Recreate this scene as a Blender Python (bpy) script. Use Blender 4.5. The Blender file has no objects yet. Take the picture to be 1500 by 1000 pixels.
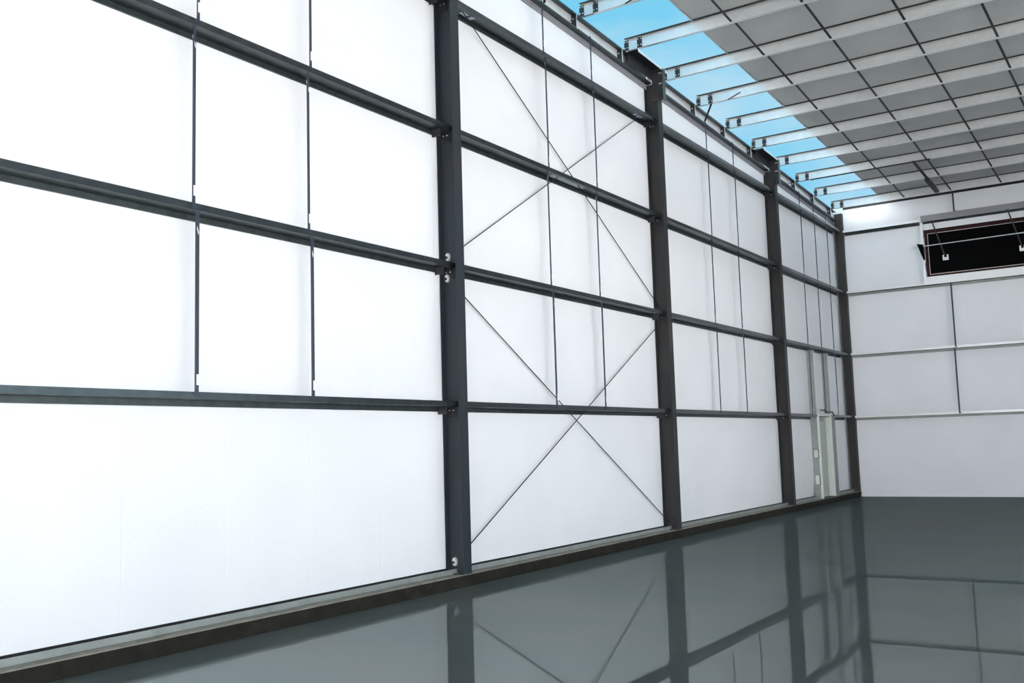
import bpy, math, random
from mathutils import Vector, Matrix
random.seed(7)
S = bpy.context.scene
COL = S.collection

# ------------------------------------------------------------------ camera
YAW, PITCH, ROLL = 0.5835, 0.1061, -0.0297
CAM = Vector((7.6402, -10.0111, 1.7112)); FPX = 1438.81
fw = Vector((-math.sin(YAW)*math.cos(PITCH), math.cos(YAW)*math.cos(PITCH), math.sin(PITCH)))
rt = Vector((math.cos(YAW), math.sin(YAW), 0)); up = rt.cross(fw)
r2 = rt*math.cos(ROLL)+up*math.sin(ROLL); u2 = -rt*math.sin(ROLL)+up*math.cos(ROLL)
cd = bpy.data.cameras.new('camera'); cam = bpy.data.objects.new('camera', cd); COL.objects.link(cam)
cd.sensor_width = 36.0; cd.sensor_fit = 'HORIZONTAL'; cd.lens = FPX/1500*36; cd.clip_end = 600
cam.matrix_world = Matrix(((r2.x, u2.x, -fw.x, CAM.x), (r2.y, u2.y, -fw.y, CAM.y), (r2.z, u2.z, -fw.z, CAM.z), (0, 0, 0, 1)))
S.camera = cam

# ------------------------------------------------------------------ sky, sun, exposure
w = bpy.data.worlds.new('sky'); S.world = w; w.use_nodes = True
nt = w.node_tree; nt.nodes.clear(); N = nt.nodes; L = nt.links
out = N.new('ShaderNodeOutputWorld'); bg = N.new('ShaderNodeBackground'); tc = N.new('ShaderNodeTexCoord')
mp = N.new('ShaderNodeMapping'); mp.inputs['Scale'].default_value = (1.0, 1.0, 3.0)
nz = N.new('ShaderNodeTexNoise'); nz.inputs['Scale'].default_value = 2.6; nz.inputs['Detail'].default_value = 5; nz.inputs['Roughness'].default_value = 0.55
cr = N.new('ShaderNodeValToRGB'); cr.color_ramp.elements[0].position = 0.45; cr.color_ramp.elements[1].position = 0.78
cr.color_ramp.elements[0].color = (0.12, 0.375, 0.53, 1); cr.color_ramp.elements[1].color = (0.45, 0.50, 0.54, 1)
bg.inputs['Strength'].default_value = 1.0
L.new(tc.outputs['Generated'], mp.inputs['Vector']); L.new(mp.outputs['Vector'], nz.inputs['Vector'])
L.new(nz.outputs['Fac'], cr.inputs['Fac']); L.new(cr.outputs['Color'], bg.inputs['Color']); L.new(bg.outputs['Background'], out.inputs['Surface'])
sd = bpy.data.lights.new('sun', 'SUN'); sun = bpy.data.objects.new('sun', sd); COL.objects.link(sun)
sd.energy = 32.0; sd.angle = math.radians(1.5); sd.color = (1.0, 0.975, 0.955)
sun.location = (-20, 0, 30)
EL = math.radians(42); sdir = Vector((math.cos(EL)*.74, -math.cos(EL)*.67, -math.sin(EL))).normalized()
sun.rotation_euler = sdir.to_track_quat('-Z', 'Y').to_euler()
S.view_settings.view_transform = 'Standard'; S.view_settings.look = 'None'; S.view_settings.gamma = 1.0
S.view_settings.use_curve_mapping = False
S.view_settings.exposure = 0.75

# ------------------------------------------------------------------ materials
def mat(name, col, rough=0.5, metal=0.0, var=None, vscale=3.0, bump=0.0, bscale=40.0, spec=0.5, stretch=(1, 1, 1)):
    m = bpy.data.materials.new(name); m.use_nodes = True
    n = m.node_tree.nodes; l = m.node_tree.links; b = n['Principled BSDF']
    b.inputs['Base Color'].default_value = (*col, 1); b.inputs['Roughness'].default_value = rough
    b.inputs['Metallic'].default_value = metal; b.inputs['Specular IOR Level'].default_value = spec
    g = n.new('ShaderNodeNewGeometry'); mp = n.new('ShaderNodeMapping'); mp.inputs['Scale'].default_value = stretch
    l.new(g.outputs['Position'], mp.inputs['Vector'])
    if var:
        t = n.new('ShaderNodeTexNoise'); t.inputs['Scale'].default_value = vscale; t.inputs['Detail'].default_value = 4
        r = n.new('ShaderNodeValToRGB'); r.color_ramp.elements[0].position = .35; r.color_ramp.elements[1].position = .7
        r.color_ramp.elements[0].color = (*col, 1); r.color_ramp.elements[1].color = (*var, 1)
        l.new(mp.outputs['Vector'], t.inputs['Vector']); l.new(t.outputs['Fac'], r.inputs['Fac']); l.new(r.outputs['Color'], b.inputs['Base Color'])
    if bump:
        t = n.new('ShaderNodeTexNoise'); t.inputs['Scale'].default_value = bscale; t.inputs['Detail'].default_value = 3
        bp = n.new('ShaderNodeBump'); bp.inputs['Strength'].default_value = bump; bp.inputs['Distance'].default_value = .01
        l.new(mp.outputs['Vector'], t.inputs['Vector']); l.new(t.outputs['Fac'], bp.inputs['Height']); l.new(bp.outputs['Normal'], b.inputs['Normal'])
    return m
M = {}
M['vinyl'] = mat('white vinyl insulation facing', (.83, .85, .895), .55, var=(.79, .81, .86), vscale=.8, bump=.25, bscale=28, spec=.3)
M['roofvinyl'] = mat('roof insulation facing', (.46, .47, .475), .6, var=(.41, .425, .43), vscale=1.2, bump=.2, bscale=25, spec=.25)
M['primer'] = mat('blue grey primed steel', (.015, .023, .034), .55, var=(.019, .023, .028), vscale=1.6, bump=.05)
M['primer2'] = mat('grey primed steel', (.016, .018, .021), .55, var=(.024, .022, .020), vscale=1.6, bump=.05)  # same primer as the nearest column, differing light put into the tone
M['primer3'] = mat('brown grey primed steel', (.014, .0145, .016), .55, var=(.022, .020, .018), vscale=1.3, bump=.05)  # same primer with brown rust mottling, differing light put into the tone
M['galv'] = mat('galvanised steel', (.075, .09, .095), .36, metal=.75, var=(.05, .062, .066), vscale=9, spec=.5)
M['galv_lit'] = mat('galvanised steel with flange highlight', (.10, .115, .125), .28, metal=.9, var=(.075, .09, .10), vscale=7)  # same girt steel, the flange highlight put into a brighter tone
M['purlin'] = mat('pale galvanised purlin steel', (.82, .83, .84), .33, metal=.62, var=(.75, .77, .78), vscale=7)
M['dark'] = mat('dark painted steel', (.018, .019, .022), .5)
M['rod'] = mat('dark blue grey sag angle steel', (.045, .055, .085), .45, metal=.3)
M['cable'] = mat('dark steel brace rod', (.02, .02, .022), .45, metal=.4)
M['zinc'] = mat('bright zinc plate', (.78, .80, .82), .4, metal=.4)
M['pgalv'] = mat('pale dull galvanised steel', (.34, .37, .365), .45, metal=.35, var=(.28, .31, .30), vscale=6)
M['white'] = mat('white paper tag', (.9, .9, .9), .6)
M['curb'] = mat('dark curb concrete', (.013, .012, .009), .85, var=(.022, .02, .015), vscale=5, bump=.8, bscale=30, spec=.25)
M['ledge'] = mat('pale lit curb top', (.26, .25, .21), .85, var=(.18, .17, .145), vscale=6, bump=.5)  # light on the curb's top put into this pale tone
M['siding'] = mat('outer wall siding back', (.05, .05, .052), .6)
M['deck'] = mat('roof deck sheet', (.5, .5, .5), .5, metal=.3)
M['ground'] = mat('pale concrete yard', (.58, .56, .52), .9, var=(.50, .48, .45), vscale=.4)
M['door'] = mat('pale green grey door paint', (.42, .47, .44), .45)
M['frame'] = mat('pale door frame paint', (.66, .70, .66), .45)
M['frame2'] = mat('grey violet steel and jamb shade', (.25, .25, .28), .5)
M['black'] = mat('matt black panel', (.0012, .0012, .0016), .8, spec=.08)
M['red'] = mat('dark red timber border', (.030, .004, .006), .6, var=(.02, .003, .004), vscale=4, spec=.2)
M['line'] = mat('pale edge strip', (.55, .50, .48), .5)

def floor_mat():
    m = bpy.data.materials.new('wet polished concrete'); m.use_nodes = True
    n = m.node_tree.nodes; l = m.node_tree.links; n.clear()
    o = n.new('ShaderNodeOutputMaterial'); mx = n.new('ShaderNodeMixShader')
    d = n.new('ShaderNodeBsdfDiffuse'); g = n.new('ShaderNodeBsdfGlossy'); g.inputs['Roughness'].default_value = 0.0
    g.inputs['Color'].default_value = (.90, .98, .98, 1)
    geo = n.new('ShaderNodeNewGeometry')
    t = n.new('ShaderNodeTexNoise'); t.inputs['Scale'].default_value = .55; t.inputs['Detail'].default_value = 5
    mp = n.new('ShaderNodeMapping'); mp.inputs['Scale'].default_value = (.35, 1, 1)
    r = n.new('ShaderNodeValToRGB'); r.color_ramp.elements[0].position = .3; r.color_ramp.elements[1].position = .72
    r.color_ramp.elements[0].color = (.086, .110, .112, 1); r.color_ramp.elements[1].color = (.110, .114, .106, 1)
    sx = n.new('ShaderNodeSeparateXYZ'); mr = n.new('ShaderNodeMapRange')      # reflection falloff put into the mix, stronger towards the near end
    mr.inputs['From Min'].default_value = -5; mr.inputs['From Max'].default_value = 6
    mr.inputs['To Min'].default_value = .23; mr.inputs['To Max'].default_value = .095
    l.new(geo.outputs['Position'], mp.inputs['Vector']); l.new(mp.outputs['Vector'], t.inputs['Vector'])
    l.new(t.outputs['Fac'], r.inputs['Fac']); l.new(r.outputs['Color'], d.inputs['Color'])
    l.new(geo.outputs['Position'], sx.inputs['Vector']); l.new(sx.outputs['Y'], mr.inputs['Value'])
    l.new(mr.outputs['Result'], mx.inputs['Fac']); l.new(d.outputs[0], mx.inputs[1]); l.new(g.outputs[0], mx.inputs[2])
    l.new(mx.outputs[0], o.inputs['Surface'])
    return m
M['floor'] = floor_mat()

# ------------------------------------------------------------------ mesh helpers
class MB:
    def __init__(s): s.v = []; s.f = []
    def box(s, x0, x1, y0, y1, z0, z1):
        return s.hexa([(x0, y0, z0), (x1, y0, z0), (x1, y1, z0), (x0, y1, z0), (x0, y0, z1), (x1, y0, z1), (x1, y1, z1), (x0, y1, z1)])
    def hexa(s, p):
        b = len(s.v); s.v += [tuple(q) for q in p]
        s.f += [tuple(b+i for i in q) for q in ((0, 3, 2, 1), (4, 5, 6, 7), (0, 1, 5, 4), (1, 2, 6, 5), (2, 3, 7, 6), (3, 0, 4, 7))]
        return s
    def ybox(s, x0, x1, y0, y1, zf0, zf1):      # a box along Y whose bottom and top follow functions of y
        return s.hexa([(x0, y0, zf0(y0)), (x1, y0, zf0(y0)), (x1, y1, zf0(y1)), (x0, y1, zf0(y1)), (x0, y0, zf1(y0)), (x1, y0, zf1(y0)), (x1, y1, zf1(y1)), (x0, y1, zf1(y1))])
    def bar(s, a, b, w, h, upv=(0, 0, 1)):      # rectangular bar from a to b
        a = Vector(a); b = Vector(b); d = (b-a).normalized(); sd = d.cross(Vector(upv)).normalized(); u = sd.cross(d)
        P = []
        for c in (a, b):
            for i, j in ((-1, -1), (1, -1), (1, 1), (-1, 1)): P.append(c+sd*(i*w/2)+u*(j*h/2))
        return s.hexa(P)
    def tube(s, a, b, r, n=8, r2=None):
        a = Vector(a); b = Vector(b); d = (b-a).normalized(); q = d.to_track_quat('Z', 'Y'); r2 = r if r2 is None else r2
        i0 = len(s.v)
        for c, rr in ((a, r), (b, r2)):
            for k in range(n):
                t = 2*math.pi*k/n; s.v.append(tuple(c+q @ Vector((rr*math.cos(t), rr*math.sin(t), 0))))
        for k in range(n):
            k2 = (k+1) % n; s.f.append((i0+k, i0+k2, i0+n+k2, i0+n+k))
        s.f.append(tuple(i0+k for k in range(n))[::-1]); s.f.append(tuple(i0+n+k for k in range(n)))
        return s
    def grid(s, fn, nu, nv):
        b = len(s.v)
        for i in range(nu+1):
            for j in range(nv+1): s.v.append(fn(i/nu, j/nv))
        for i in range(nu):
            for j in range(nv):
                a = b+i*(nv+1)+j; s.f.append((a, a+nv+1, a+nv+2, a+1))
        return s
    def build(s, name, m, parent=None, smooth=False):
        me = bpy.data.meshes.new(name); me.from_pydata(s.v, [], s.f); me.update()
        if smooth: me.polygons.foreach_set('use_smooth', [True]*len(me.polygons))
        me.materials.append(M[m] if isinstance(m, str) else m)
        o = bpy.data.objects.new(name, me); COL.objects.link(o); o.parent = parent
        return o
def tag(o, label, cat, group=None):
    o['label'] = label; o['category'] = cat
    if group: o['group'] = group
    return o
def struct(o, label, cat=None):
    o['kind'] = 'structure'; o['label'] = label
    if cat: o['category'] = cat
    return o
def thing(name, label, cat, loc, group=None):
    e = bpy.data.objects.new(name, None); COL.objects.link(e); e.empty_display_size = .2
    e.location = loc; tag(e, label, cat, group); e['_off'] = 1
    return e
def part(name, mb, m, parent, smooth=False):    # mesh given in world coordinates, parented to an empty (or a part of it)
    o = mb.build(name, m, None, smooth)
    p = parent; off = Vector((0, 0, 0))
    while p is not None: off += Vector(p.location); p = p.parent
    for v in o.data.vertices: v.co -= off
    o.parent = parent
    return o
BOLT = {}
def bolts(parent, pts, ax, m='zinc', r=.011, h=.012):
    for q in pts:
        key = (ax, m, r)
        if key not in BOLT:
            d = {'x': (h, 0, 0), 'y': (0, -h, 0)}[ax]
            o = MB().tube((0, 0, 0), d, r, 6).build('bolt', m); BOLT[key] = o.data
        else:
            o = bpy.data.objects.new('bolt', BOLT[key]); COL.objects.link(o)
        p = parent; off = Vector((0, 0, 0))
        while p is not None: off += Vector(p.location); p = p.parent
        o.parent = parent; o.location = Vector(q)-off

# ------------------------------------------------------------------ dimensions
Y4 = 18.933                                   # inner face of the back wall
COLY = [-6.64, 0.0, 6.395, 12.925]            # column lines on the left wall
GZ = [2.235, 4.013, 5.822, 7.619]             # girt web heights
GBZ = [2.222, 4.010, 5.800, 7.580]
GD = .20                                      # girt depth
HW, CD = .088, .271                           # column half flange width, depth
WX = 14.0; YF = -15.0; RY = 8.5
zr = lambda y: 8.72-.035*(y-4.4)              # top of rafter = underside of purlins
PH = .215
zp = lambda y: zr(y)+PH
XE = 1.44                                     # where the roof insulation ends, open sky between it and the wall
PY = [5.36+1.62*k for k in range(-6, 9)]     # purlin lines

# ------------------------------------------------------------------ setting
struct(MB().box(-150, 200, -160, 180, -.40, -.30).build('ground', 'ground'), 'pale concrete yard around the building', 'ground')
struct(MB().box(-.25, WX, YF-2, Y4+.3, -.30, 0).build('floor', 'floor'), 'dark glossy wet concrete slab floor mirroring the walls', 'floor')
cb = struct(MB().box(-.22, .265, YF, Y4, 0.0, .140).build('baseboard_left', 'curb'), 'dark rough concrete curb under the left wall', 'curb')
MB().box(.118, .262, YF, Y4, .140, .152).build('lit_ledge', 'ledge', cb)  # pale strip painting the light along the curb top
# left wall: backing and blanket strips
wl = struct(MB().ybox(-.16, -.12, YF, Y4+.12, lambda y: .14, lambda y: zr(y)+.02).build('wall_left', 'siding'), 'left wall of white faced insulation strips between girts', 'wall')
sw = MB(); n = 320
for i in range(n):
    y0 = YF+(Y4+.1-YF)*i/n; y1 = YF+(Y4+.1-YF)*(i+1)/n
    wv = lambda y: zr(y)+.05+.030*max(-.4, math.sin(y*5.1))+.02*math.sin(y*1.3)
    sw.ybox(-.115, -.10, y0, y1, lambda y: zr(y)-.1, wv)
sw.build('siding_edge', 'siding', wl)
levels = [.217]+GZ+[None]
def bulge(z, y):
    ct = min(1.0, max(0.0, (min(abs(y-c_) for c_ in COLY+[Y4-.05])-.11)/.30)); ct = math.sin(ct*math.pi/2)
    lv = [.217]+GZ+[zr(y)-.29]
    for a, b in zip(lv, lv[1:]):
        if a <= z <= b:
            t = (z-a)/(b-a); s_ = max(0.0, min(1.0, min(t*(b-a)-.07, (1-t)*(b-a)-.07)/.45))
            return -.006+.034*math.sin(s_*math.pi/2)*ct
    return -.006
seam0 = -4.695; sp = 1.128
k = math.floor((YF-seam0)/sp)
zrows = [.217]
for a, b in zip([.217]+GZ, GZ+[8.9]):
    m_ = 9
    for i in range(1, m_+1): zrows.append(a+(b-a)*(.5-.5*math.cos(math.pi*i/m_)) if b < 8.8 else a+(1.0-1e-6)*(b-a)*i/m_)
while seam0+k*sp < Y4-.01:
    ya = max(YF, seam0+k*sp); yb = min(Y4, seam0+(k+1)*sp)
    tone = 0.0; ph = random.uniform(0, 6)
    def fn(u, v, ya=ya, yb=yb, tone=tone, ph=ph):
        y = ya+(yb-ya)*u
        z = zrows[int(round(v*(len(zrows)-1)))]
        z = min(z, zr(y)-.02)
        e = min(u, 1-u)*(yb-ya)
        x = bulge(z, y)+tone+(-.0012 if e < .004 else 0.0)
        return (x, y, z)
    us = MB()
    b0 = 0
    cols = {0, .006, .03, .25, .5, .75, .97, .994, 1}
    for c_ in COLY+[Y4-.05]:
        for d_ in (-.41, -.31, -.20, -.11, .11, .20, .31, .41):
            u_ = (c_+d_-ya)/(yb-ya)
            if .04 < u_ < .96: cols.add(u_)
    cols = sorted(cols); nv = len(zrows)-1
    for u in cols:
        for j in range(nv+1): us.v.append(fn(u, j/nv))
    for i in range(len(cols)-1):
        for j in range(nv):
            a = i*(nv+1)+j; us.f.append((a, a+nv+1, a+nv+2, a+1))
    us.build('insulation_strip', 'vinyl', wl, True)
    k += 1
# back wall
zt = zp(Y4)-.02
wb = struct(MB().box(-.22, WX, Y4+.12, Y4+.16, 0, zt).build('wall_back', 'siding'), 'pale back wall of insulation strips at the far end', 'wall')
x = -.02; lvb = [.06]+GBZ+[zt]
def bulgeb(z):
    for a, b in zip(lvb, lvb[1:]):
        if a <= z <= b:
            s_ = max(0.0, min(1.0, min(z-a-.07, b-z-.07)/.45)); return -.006+.032*math.sin(s_*math.pi/2)
    return -.006
rows = [0.0, .06]
for a, b in zip(lvb, lvb[1:]):
    for i in range(1, 9): rows.append(a+(b-a)*(.5-.5*math.cos(math.pi*i/8)))
HX0, HX1, HZ0, HZ1 = 2.44, 5.46, 6.00, 7.34   # hatch opening
while x < WX-.01:
    xb = min(WX, x+sp); us = MB(); cols = [0, .006, .03, .5, .97, .994, 1]; nv = len(rows)-1
    for u in cols:
        xx = x+(xb-x)*u; e = min(u, 1-u)*(xb-x)
        for z in rows: us.v.append((xx, Y4-bulgeb(z)+(.0012 if e < .004 else 0), z))
    for i in range(len(cols)-1):
        for j in range(nv):
            a = i*(nv+1)+j; us.f.append((a, a+1, a+nv+2, a+nv+1))
    us.build('insulation_strip', 'vinyl', wb, True); x = xb
struct(MB().box(.0, WX, Y4-.028, Y4+.10, 0.0, .055).build('baseboard_back', 'vinyl'), 'thin white strip at the foot of the back wall', 'trim')
# ceiling: deck above, one sagging blanket between each pair of purlins
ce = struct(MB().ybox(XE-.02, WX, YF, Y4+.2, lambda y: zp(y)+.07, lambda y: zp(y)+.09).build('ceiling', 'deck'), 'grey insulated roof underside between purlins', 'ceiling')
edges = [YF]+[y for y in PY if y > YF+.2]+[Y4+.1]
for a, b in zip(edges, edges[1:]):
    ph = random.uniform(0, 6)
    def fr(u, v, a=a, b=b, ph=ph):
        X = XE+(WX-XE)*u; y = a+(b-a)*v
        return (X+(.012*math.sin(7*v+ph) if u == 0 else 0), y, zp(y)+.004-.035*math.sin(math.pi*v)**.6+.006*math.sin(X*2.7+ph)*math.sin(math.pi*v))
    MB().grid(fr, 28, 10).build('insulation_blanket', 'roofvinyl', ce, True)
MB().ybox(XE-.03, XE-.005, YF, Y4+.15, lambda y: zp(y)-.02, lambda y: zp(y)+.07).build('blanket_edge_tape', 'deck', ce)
# added unseen blocks across the yard, bouncing sunlight onto the inner walls
M['bouncer'] = mat('white profiled cladding', (.71, .72, .73), .7, var=(.67, .68, .69), vscale=.5)  # coat of the added blocks that bounce light indoors
def bounce_block(lab, x0, x1, y0, y1, h_):
    t = thing('bounce_block', lab, 'bounce block', ((x0+x1)/2, (y0+y1)/2, -.3), 'added light-bouncing blocks across the yard')
    part('body', MB().box(x0, x1, y0, y1, -.3, h_), 'bouncer', t)
    part('roof', MB().box(x0-.3, x1+.3, y0-.3, y1+.3, h_, h_+.25), 'deck', t)
bounce_block('added white block across the yard to the right, unseen, bouncing sunlight in', 36, 60, -50, 3, 9.0)
bounce_block('added white block behind the camera, unseen, bouncing sunlight in', -20, 34, -70, -42, 10.0)
# unseen right hand wall, its opening shaped to control the light inside
struct(MB().box(WX, WX+.12, RY, Y4+.16, 0, 8.3).ybox(WX, WX+.12, YF, RY, lambda y: 6.4, lambda y: zp(y)+.05).build('wall_right', 'vinyl'), 'unseen white side wall on the right, opening shaped for the light', 'wall')

struct(MB().box(-.2, WX, YF-.15, YF, 4.6, zp(YF)+.1).build('wall_front_blocker', 'siding'), 'added dark wall behind the camera, keeping light off the purlins', 'wall')  # added unseen header, keeps front light off the roof purlins

# ------------------------------------------------------------------ columns
cname = ['column left of the picture edge', 'nearest column', 'second column from the front', 'third column from the front']
cnm = ['off the left edge', 'the nearest', 'the second', 'the third']
cmat = ['primer', 'primer', 'primer2', 'primer3']
clab = [None, 'blue grey steel column, the nearest and tallest in view',
        'dark grey steel column, second from the front, right of the cross bracing',
        'brownish dark steel column, third from the front, before the door bay']
for ci in (1, 2, 3):
    y = COLY[ci]; zt_ = zr(y)-.28; m = cmat[ci]
    c = thing('steel_column', clab[ci], 'column', (0.13, y, .152), 'steel columns of the left wall')
    part('web', MB().box(.012, CD-.012, y-.005, y+.005, .164, zt_), m, c)
    part('outer_flange', MB().box(.002, .012, y-HW, y+HW, .164, zt_), m, c)
    part('inner_flange', MB().box(CD-.012, CD, y-HW, y+HW, .164, zt_-.14), m, c)
    part('base_plate', MB().box(.002, CD+.002, y-HW-.01, y+HW+.01, .152, .164), m, c)
    for gz in GZ:
        mb = MB().box(.012, .17, y-.20, y-.005, gz-.012, gz-.004).box(.012, .17, y-.013, y-.005, gz-.15, gz-.012).box(.012, .15, y-.20, y-.19, gz-.10, gz-.012)
        cl = part('girt_clip', mb, 'dark', c)
        bolts(cl, [(.06, y-.013, gz-.05), (.12, y-.013, gz-.05)], 'y', 'zinc', .009)
    bolts(c, [(CD, y-.03, gz_) for gz_ in (5.35, 6.0)] if ci == 2 else [(CD, y+.03, 2.1)], 'x', 'galv')
c = thing('corner_column', 'dark steel column in the far corner where the two walls meet', 'column', (.16, 18.83, .152))
part('web', MB().box(.05, .26, 18.835, 18.845, .164, zr(Y4)-.05), 'primer3', c)
part('flange', MB().box(.05, .062, 18.745, 18.925, .164, zr(Y4)-.05), 'primer3', c)
part('flange', MB().box(.25, .262, 18.745, 18.925, .164, zr(Y4)-.05), 'primer3', c)
part('end_plate', MB().box(.062, .25, 18.745, 18.757, .164, zr(Y4)-.05), 'primer3', c)
part('base_plate', MB().box(.04, .264, 18.735, 18.925, .152, .164), 'primer3', c)

# ------------------------------------------------------------------ girts of the left wall
bays = [(-6.64, 0.0), (0.0, 6.395), (6.395, 12.925), (12.925, 18.745)]
bayname = ['nearest bay', 'cross-braced bay', 'third bay', 'far door bay']
gname = ['lowest', 'second', 'third', 'top']
def hole_plate(mb, x0, x1, y0, y1, z0, z1, holes):     # a flat plate with rectangular slots (hx0,hx1,hy0,hy1) sorted along y
    yy = y0
    for hx0, hx1, hy0, hy1 in holes:
        mb.box(x0, x1, yy, hy0, z0, z1); mb.box(x0, hx0, hy0, hy1, z0, z1); mb.box(hx1, x1, hy0, hy1, z0, z1); yy = hy1
    return mb.box(x0, x1, yy, y1, z0, z1)
for bi, (a, b) in enumerate(bays):
    for gi, gz in enumerate(GZ):
        y0 = a+(.012 if bi else 0); y1 = b-.012
        g = thing('wall_girt', f'{gname[gi]} dark galvanised girt of the left wall, in the {bayname[bi]}', 'girt', (.1, (y0+y1)/2, gz), 'girts of the left wall')
        holes = []
        if bi == 1 and gi == 3: holes = [(.045, .125, .40, .56), (.045, .125, .60, .70), (.045, .125, 5.66, 5.74), (.045, .125, 5.78, 5.94)]
        if bi == 1 and gi == 2: holes = [(.045, .140, 2.62, 3.66)]
        if bi == 1 and gi == 0: holes = [(.060, .098, 2.75, 2.92), (.060, .098, 3.38, 3.55)]
        part('web', hole_plate(MB(), 0.004, GD, y0, y1, gz-.004, gz, holes), 'galv', g)
        fi = MB().box(GD-.004, GD, y0, y1, gz, gz+.062).box(GD-.018, GD-.004, y0, y1, gz+.058, gz+.062)
        part('inner_flange', fi, 'galv_lit', g)
        part('outer_flange', MB().box(.0, .004, max(y0, a+.09), min(y1, b-.09), gz-.065, gz).box(.004, .018, max(y0, a+.09), min(y1, b-.09), gz-.065, gz-.061), 'galv', g)
# base channel on the curb, one for each bay
for bi, (a, b) in enumerate(bays):
    y0, y1 = a+.02, b-.012
    segs = [(y0, y1)] if bi < 3 else [(y0, 15.30), (16.62, y1)]
    for si, (p0, p1) in enumerate(segs):
        lab = f'galvanised base channel on the concrete curb, in the {bayname[bi]}'
        if bi == 3: lab += [', left of the door', ', right of the door'][si]
        g = thing('base_channel', lab, 'channel', (.06, (p0+p1)/2, .152), 'base channels along the curb')
        part('bed', MB().box(.012, .116, p0, p1, .152, .156), 'pgalv', g)
        part('front_flange', MB().box(.112, .118, p0, p1, .156, .212).box(.10, .112, p0, p1, .207, .212), 'pgalv', g)

# ------------------------------------------------------------------ sag angles of the left wall
rodY = {0: [(-4.08, 'left'), (-2.585, 'right')], 1: [(2.385, 'left'), (3.90, 'right')], 2: [(8.78, 'left'), (10.29, 'right')], 3: [(14.95, 'left'), (16.13, 'middle'), (17.30, 'right')]}
TAG = MB().box(-.001, .001, -.016, .016, -.055, .055)
for bi, rods in rodY.items():
    for y, nm in rods:
        for gi in range(4):
            if bi == 0 and gi == 3: continue
            z0 = GZ[gi]+.012; z1 = GZ[gi+1]-.012 if gi < 3 else zr(y)-.30
            jog = .022 if gi % 2 == 0 else -.022
            yy = y+jog; X0 = GD+.001
            pos = ['between lowest and second girts', 'between second and third girts', 'between third and top girts', 'between top girt and rafter'][gi]
            s_ = thing('sag_angle', f'{nm} dark sag angle {pos}, {bayname[bi]}', 'sag angle', (X0, yy, z0), 'sag angles of the left wall')
            wd = .046 if gi == 0 else .036
            mb = MB().box(X0, X0+.004, yy-wd/2, yy+wd/2, z0, z1).box(X0+.004, X0+.022, yy-wd/2, yy-wd/2+.004, z0+.08, z1-.02)
            part('angle_leg', mb, 'rod', s_)
            t1 = MB().box(X0, X0+.006, yy-(jog > 0)*.040-.012, yy+(jog < 0)*.040+.012, z0+.02, z0+.045)
            part('hook', t1, 'rod', s_)
            if bi < 3 or gi == 0:
                part('paper_tag', MB().box(X0+.022, X0+.024, yy-.019, yy+.015, z0+.11, z0+.21), 'white', s_)
            if bi < 2 and gi < 3:
                part('paper_tag', MB().hexa([(X0+.0045, yy-.022, z1-.13), (X0+.006, yy-.022, z1-.13), (X0+.006, yy+.012, z1-.23), (X0+.0045, yy+.012, z1-.23),
                     (X0+.0045, yy-.022, z1-.10), (X0+.006, yy-.022, z1-.10), (X0+.006, yy+.016, z1-.20), (X0+.0045, yy+.016, z1-.20)]), 'white', s_)

# ------------------------------------------------------------------ cross bracing in the second bay
def brace(lab, p0, p1):
    t = thing('brace_rod', lab, 'brace rod', p0, 'cross bracing rods of the left wall')
    part('rod', MB().tube(p0, p1, .0075, 8), 'cable', t)
    for q, s_ in ((p0, -1), (p1, 1)):
        q = Vector(q)
        wa = MB(); n_ = 14; y_a = q.y+s_*.006; y_b = q.y+s_*.034
        ring = lambda ry, rz, yy: [(q.x+ry*math.cos(2*math.pi*i/n_), yy, q.z+rz*math.sin(2*math.pi*i/n_)) for i in range(n_)]
        wa.v += ring(.036, .056, y_a)+ring(.030, .050, y_b)
        wa.f += [(i, (i+1) % n_, n_+(i+1) % n_, n_+i) for i in range(n_)]+[tuple(range(n_))[::-1], tuple(range(n_, 2*n_))]
        hw_ = part('hillside_washer', wa, 'zinc', t)
        part('nut', MB().tube((q.x-.008, q.y+s_*.032, q.z-.008), (q.x-.008, q.y+s_*.062, q.z-.008), .018, 6), 'dark', t)
ya, yb = COLY[1], COLY[2]
brace('dark brace rod falling from the nearest column top to the second column middle', (.070, ya, 7.93), (.070, yb, 4.162))
brace('dark brace rod rising from the nearest column middle to the second column top', (.088, ya, 4.162), (.088, yb, 7.93))
brace('dark brace rod falling from the nearest column middle to the second column foot', (.070, ya, 3.885), (.070, yb, .275))
brace('dark brace rod rising from the nearest column foot to the second column middle', (.088, ya, .299), (.088, yb, 3.885))

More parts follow.
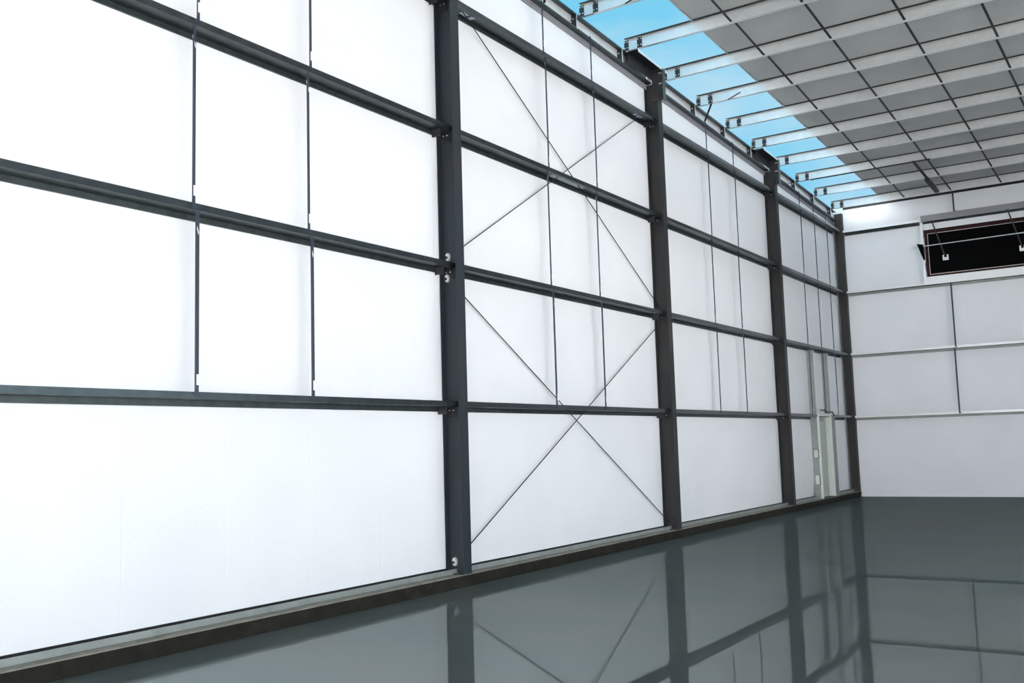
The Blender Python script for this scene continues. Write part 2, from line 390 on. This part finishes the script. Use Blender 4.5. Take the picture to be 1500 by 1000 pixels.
# ------------------------------------------------------------------ rafters on top of the left wall
for bi, (a, b) in enumerate(bays):
    y0, y1 = a+.02, b-.02
    r = thing('wall_rafter', f'galvanised channel rafter along the top of the left wall, over the {bayname[bi]}', 'rafter', (.05, (y0+y1)/2, zr((y0+y1)/2)-.27), 'rafters of the left wall')
    part('web', MB().ybox(.020, .025, y0, y1, lambda y: zr(y)-.27, lambda y: zr(y)-.003), 'zinc', r)  # light on the web put into a paler steel than the flanges
    part('bottom_flange', MB().ybox(.025, .125, y0, y1, lambda y: zr(y)-.27, lambda y: zr(y)-.265).ybox(.120, .125, y0, y1, lambda y: zr(y)-.265, lambda y: zr(y)-.245), 'galv', r)
    part('top_flange', MB().ybox(.025, .125, y0, y1, lambda y: zr(y)-.008, lambda y: zr(y)-.003).ybox(.120, .125, y0, y1, lambda y: zr(y)-.028, lambda y: zr(y)-.008), 'galv', r)
    part('grey_strip', MB().ybox(.001, .019, y0, y1, lambda y: zr(y)-.36, lambda y: zr(y)-.27), 'frame2', r)  # grey strip along the wall just below the rafter
    for py in PY:
        if a+.5 < py-.1 < b-.3:
            st = part('stiffener', MB().ybox(.026, .118, py-.16, py-.154, lambda y: zr(y)-.262, lambda y: zr(y)-.01), 'dark', r)
            part('edge', MB().ybox(.119, .131, py-.16, py-.148, lambda y: zr(y)-.262, lambda y: zr(y)-.01), 'purlin', r)
            bolts(st, [(xx, py-.16, zr(py)-zz) for xx, zz in ((.06, .08), (.06, .19))], 'y', 'zinc', .012)
# dark brackets carrying the rafter joints at the columns
for ci in (1, 2, 3):
    y = COLY[ci]
    t = thing('rafter_bracket', f'black bolted rafter bracket on top of {cnm[ci]} column', 'bracket', (.3, y, zr(y)-.6), 'rafter brackets on the columns')
    part('top_plate', MB().ybox(.128, .345, y-1.0, y+.10, lambda v: zr(v)-.012, lambda v: zr(v)-.002), 'dark', t)
    part('lip', MB().ybox(.345, .353, y-1.0, y+.22, lambda v: zr(v)-.05, lambda v: zr(v)-.002), 'purlin', t)
    part('side_plate', MB().ybox(.128, .136, y-1.0, y+.10, lambda v: zr(v)-.20, lambda v: zr(v)-.012), 'dark', t)
    dp = part('drop_plate', MB().box(.136, .350, y-.02, y-.008, zr(y)-.62, zr(y)-.02), 'dark', t)
    part('edge_flange', MB().box(.350, .360, y-.03, y+.09, zr(y)-.62, zr(y)-.02), 'galv', t)
    bolts(dp, [(xx, y-.02, zr(y)-zz) for xx in (.29, .325) for zz in (.10, .30)], 'y', 'zinc', .011)

# ------------------------------------------------------------------ purlins
ordn = {1: 'first', 2: 'second', 3: 'third', 4: 'fourth', 5: 'fifth', 6: 'sixth', 7: 'seventh', 8: 'eighth', 9: 'ninth', 10: 'tenth', 11: 'eleventh', 12: 'twelfth', 13: 'thirteenth', 14: 'fourteenth', 15: 'fifteenth'}
vis = [y for y in PY if y > 1.0]
for y in PY:
    n_ = len(PY)-PY.index(y); z0 = zr(y); z1 = zp(y)-.004; xa = .13
    lab = f'{ordn[n_]} roof purlin counted from the back wall, bare steel where the sky shows'
    p_ = thing('roof_purlin', lab, 'purlin', (xa, y, z0), 'roof purlins')
    part('web', MB().box(xa, WX, y-.003, y+.003, z0, z1), 'purlin', p_)
    part('bottom_flange', MB().box(xa, WX, y+.003, y+.065, z0, z0+.005).box(xa, WX, y+.060, y+.065, z0+.005, z0+.02), 'purlin', p_)
    part('top_flange', MB().box(xa, WX, y-.065, y-.003, z1-.005, z1).box(xa, WX, y-.065, y-.060, z1-.02, z1-.005), 'primer3', p_)  # dark colour stands in for the shadow line along the purlin top
    if y > 1.0:
        for x0, x1 in ((xa-.03, xa+.055), (.355, .45)):
            cl = part('purlin_clip', MB().box(x0, x1, y-.012, y-.003, z0+.004, z1-.026), 'dark', p_)
            bolts(cl, [(xx, y-.012, zz) for xx in (x0+.018, x1-.018) for zz in (z0+.045, z1-.055)], 'y', 'zinc', .010)

# diagonal bridging straps under the roof
rowX = [2.05, 3.245, 4.465, 5.665, 6.865]
rown = ['row beside the open sky', 'second row from the sky', 'third row from the sky', 'fourth row from the sky', 'fifth row from the sky']
for ri, X in enumerate(rowX):
    for a, b in zip(PY, PY[1:]):
        if b < (3.0, 4.2, 6.0, 7.4, 11.8)[ri]: continue
        na = len(PY)-PY.index(b)
        jx = .03*ri/4
        t = MB().bar((X-.01, a+.012, zp(a)-.045), (X+.055+jx, b-.012, zr(b)+.012), .042, .006)
        o = part('bridging_strap', t, 'dark', None)
        tag(o, f'dark roof strap, {rown[ri]}, before {ordn[na]} purlin from back wall', 'bridging strap', 'bridging straps under the roof')

# flange braces and loose straps by the rafter
def strap(lab, a, b, w=.04, h=.006, m='dark', cat='brace'):
    tag(part('flange_brace', MB().bar(a, b, w, h), m, None), lab, cat, 'small braces along the rafter')
strap('short dark brace angle from the rafter to the purlin near the top picture edge', (.135, 2.55, zr(2.5)-.25), (.45, 2.12+.02, zr(2.12)-.004))
strap('short dark brace angle on the rafter in the middle of the cross-braced bay', (.135, 3.35, zr(3.4)-.22), (.36, 3.74, zr(3.74)-.006))
strap('short dark brace angle on the rafter right of the second column', (.135, 8.9, zr(8.9)-.24), (.42, 8.60, zr(8.6)-.008))
strap('long dark brace sticking out over the sky gap beyond the third column', (.135, 14.3, zr(14.3)-.24), (.86, 15.07, zr(15.07)-.010))
for i, (py, x0, x1, lab) in enumerate(((3.74, .95, 1.30, 'dark loose strap hanging on the purlin above the cross-braced bay'), (8.60, .78, 1.05, 'dark loose strap hanging on the purlin right of the second column'))):
    tag(part('loose_strap', MB().bar((x0, py-.02, zr(py)-.010), (x1, py-.02, zr(py)+.085), .03, .008), 'dark', None), lab, 'strap', 'loose straps on the purlins')

# dark steel angle below the far purlins
t = thing('ceiling_beam', 'black steel angle hung under the far purlins of the roof', 'beam', (3.0, 15.1, zr(15.1)-.05))
part('angle', MB().ybox(2.985, 3.045, 15.0, 17.9, lambda y: zr(y)-.03, lambda y: zr(y)-.004), 'dark', t)
part('deep_end', MB().ybox(2.965, 3.075, 16.6, 17.95, lambda y: zr(y)-.10, lambda y: zr(y)-.03), 'dark', t)
part('cross_angle', MB().box(.5, 3.4, 15.02, 15.06, zr(15.08)-.03, zr(15.08)-.004), 'primer3', t)

# ------------------------------------------------------------------ back wall framing
for gi, gz in enumerate(GBZ):
    g = thing('back_girt', f'{gname[gi]} galvanised girt from the floor on the back wall', 'girt', (4, Y4-.1, gz), 'girts of the back wall')
    x0, x1 = .275, WX-.1
    part('web', MB().box(x0, x1, Y4-GD, Y4-.004, gz-.004, gz), 'galv', g)
    part('inner_flange', MB().box(x0, x1, Y4-GD, Y4-GD+.004, gz, gz+.062).box(x0, x1, Y4-GD+.004, Y4-GD+.018, gz+.058, gz+.062), 'zinc', g)  # flanges paler than the web, the light on them put into the colour
    part('outer_flange', MB().box(x0, x1, Y4-.004, Y4, gz-.065, gz), 'galv' if gi == 3 else 'pgalv', g)
    part('lip', MB().box(x0, x1, Y4-.020, Y4-.004, gz-.065, gz-.061), 'galv', g)
e = thing('eave_strut', 'dark eave strut where the roof meets the back wall', 'strut', (4, Y4-.05, zp(Y4)-.2))
part('web', MB().box(.27, WX, Y4-.012, Y4-.006, zp(Y4)-.14, zp(Y4)-.03), 'dark', e)
part('flange', MB().box(.27, WX, Y4-.09, Y4-.012, zp(Y4)-.036, zp(Y4)-.03), 'dark', e)
for i, (z0, z1, X, pos) in enumerate(((GBZ[0]+.012, GBZ[1]-.012, 3.03, 'between lowest and second girts'), (GBZ[1]+.012, GBZ[2]-.012, 3.06, 'between second and third girts'), (GBZ[3]+.155, zp(Y4)-.15, 3.28, 'above the top girt'))):
    s_ = thing('sag_angle', f'slim dark upright sag angle on the back wall {pos}', 'sag angle', (X, Y4-GD, z0), 'sag angles of the back wall')
    part('angle_leg', MB().box(X-.02, X+.02, Y4-GD-.005, Y4-GD-.001, z0, z1).box(X-.02, X-.016, Y4-GD-.02, Y4-GD-.005, z0+.06, z1-.02), 'rod', s_)
    part('hook', MB().box(X-.02, X+.05, Y4-GD-.007, Y4-GD-.001, z0+.01, z0+.03), 'rod', s_)

# hatch on the back wall
h = thing('wall_hatch', 'black hatch panel with dark red border high on the back wall', 'hatch', (HX0, Y4-.1, HZ0))
yh = Y4-.12
part('panel', MB().box(HX0+.10, HX1-.10, yh, yh+.04, HZ0+.08, HZ1-.11), 'black', h)
for nm, q in (('border', (HX0+.02, HX0+.10, HZ0+.02, HZ1)), ('border', (HX1-.10, HX1-.02, HZ0+.02, HZ1)), ('border', (HX0+.10, HX1-.10, HZ0+.02, HZ0+.08)), ('border', (HX0+.10, HX1-.10, HZ1-.11, HZ1))):
    part(nm, MB().box(q[0], q[1], yh-.02, yh+.04, q[2], q[3]), 'red', h)
for q in ((HX0+.098, HX0+.114, HZ0+.078, HZ1-.108), (HX1-.114, HX1-.098, HZ0+.078, HZ1-.108), (HX0+.114, HX1-.114, HZ0+.078, HZ0+.094), (HX0+.114, HX1-.114, HZ1-.122, HZ1-.108)):
    part('edge_strip', MB().box(q[0], q[1], yh-.024, yh-.018, q[2], q[3]), 'line', h)
for z0, z1 in ((6.42, 7.12), (6.03, 6.17)):
    part('hinge_leaf', MB().box(HX0+.002, HX0+.018, yh-.03, yh-.02, z0, z1), 'zinc', h)
for X in (2.965, 4.86):
    pl = part('strut_plate', MB().box(X-.075, X+.075, yh-.012, yh, 6.44, 6.59), 'zinc', h)
    part('socket', MB().box(X-.03, X+.03, yh-.045, yh-.012, 6.52, 6.59), 'black', pl)
    part('strut', MB().bar((X-.27, Y4-GD-.07, 7.575), (X-.01, yh-.03, 6.56), .028, .028), 'dark', h)
part('torsion_bar', MB().tube((HX0-.20, Y4-.30, 6.865), (HX1+.1, Y4-.30, 6.90), .014, 8), 'zinc', h)
part('end_bracket', MB().hexa([(HX0-.155, Y4-.32, 6.94), (HX0-.02, Y4-.30, 6.88), (HX0-.005, Y4-.14, 6.86), (HX0-.15, Y4-.14, 6.90), (HX0-.15, Y4-.32, 6.95), (HX0-.005, Y4-.30, 6.92), (HX0-.0, Y4-.14, 6.90), (HX0-.14, Y4-.14, 6.94)]).hexa([(HX0-.02, Y4-.28, 6.50), (HX0, Y4-.28, 6.50), (HX0, Y4-.14, 6.50), (HX0-.02, Y4-.14, 6.50), (HX0-.15, Y4-.32, 6.93), (HX0, Y4-.32, 6.90), (HX0, Y4-.14, 6.90), (HX0-.15, Y4-.14, 6.93)]), 'black', h)
fr = thing('hatch_frame', 'galvanised steel frame around the black hatch on the back wall', 'frame', (HX0, Y4-.1, 5.87))
part('jamb', MB().box(HX0-.07, HX0, Y4-GD+.02, Y4-.03, GBZ[2]+.064, GBZ[3]-.006), 'zinc', fr)
part('jamb', MB().box(HX1, HX1+.07, Y4-GD+.02, Y4-.03, GBZ[2]+.064, GBZ[3]-.006), 'zinc', fr)
part('sill', MB().box(HX0, HX1, Y4-GD+.02, Y4-.03, GBZ[2]+.064, HZ0+.02), 'zinc', fr)
part('head', MB().box(HX0, HX1, Y4-.14, Y4-.03, HZ1, GBZ[3]-.07), 'vinyl', fr)
part('head_channel', MB().box(HX0-.02, HX1+.07, Y4-GD-.06, Y4-GD-.006, GBZ[3]-.02, GBZ[3]+.15).box(HX0-.02, HX1+.07, Y4-GD-.006, Y4-GD+.03, GBZ[3]+.10, GBZ[3]+.15), 'frame2', fr)

# ------------------------------------------------------------------ door in the far bay
def post(lab, yw, ztop, fl):
    t = thing('door_post', lab, 'post', (.1, yw, .152), 'posts beside the door')
    part('web', MB().box(.03, .195, yw, yw+.006, .152, ztop), 'pgalv', t)
    part('flange', MB().box(.189, .195, yw+.006, yw+fl, .152, ztop), 'zinc', t)  # paler than the web, light on this face put into the colour
    return t
pa = post('galvanised upright post left of the door reaching the second girt', 15.31, GZ[1]-.07, .09)
pb = post('galvanised upright post right of the door reaching the second girt', 16.60, GZ[1]-.07, .11)
for z0, z1 in ((1.20, 1.38), (.52, .74)):
    bx_ = part('hinge_box', MB().box(.085, .188, 15.275, 15.31, z0, z1), 'frame', pa)
    part('knuckle', MB().tube((.192, 15.285, z0-.02), (.192, 15.285, z1+.02), .012, 8), 'dark', bx_)
d1 = struct(thing('door_1', 'x', 'door', (.05, 15.9, .152)), 'narrow pale green grey door in its frame in the far bay', 'door')
part('door_leaf', MB().box(.035, .080, 15.415, 16.44, .165, 2.24), 'door', d1)
part('jamb', MB().box(.02, .235, 15.36, 15.405, .152, 2.32), 'frame', d1)
part('jamb', MB().box(.02, .235, 16.45, 16.50, .152, 2.32), 'frame', d1)
part('casing', MB().box(.205, .238, 16.50, 16.80, .152, 2.30), 'frame2', d1)  # shade on this side of the jamb put into the grey violet colour
part('head', MB().box(.205, .235, 15.405, 16.45, 2.25, 2.32), 'frame', d1)
part('threshold', MB().box(.02, .235, 15.405, 16.45, .152, .163), 'dark', d1)
dc = part('door_closer', MB().box(.08, .14, 15.75, 16.05, 2.12, 2.20), 'frame2', d1)
part('closer_arm', MB().bar((.26, 15.45, 2.40), (.26, 16.0, 2.40), .02, .03).bar((.26, 15.98, 2.36), (.26, 16.55, 2.36), .02, .03).bar((.26, 16.52, 2.37), (.26, 16.72, 2.27), .02, .03), 'dark', dc)
# pale strip hanging beside the middle sag angle of the far bay
mb = MB(); n_ = 14
def strip(u, v):
    z = 5.42-1.22*u
    return (GD+.035+.012*math.sin(u*9), 16.18+.10*v*(.7+.3*math.sin(u*14+1))+.02*math.sin(u*6), z)
mb.grid(strip, n_, 2); mb.grid(lambda u, v: (strip(u, v)[0]-.004, strip(u, v)[1], strip(u, v)[2]), n_, 2)
tag(part('hanging_strip', mb, 'white', None, True), 'white plastic strip hanging beside the middle sag angle above the door', 'strip')

for o in bpy.data.objects:
    if '_off' in o: del o['_off']
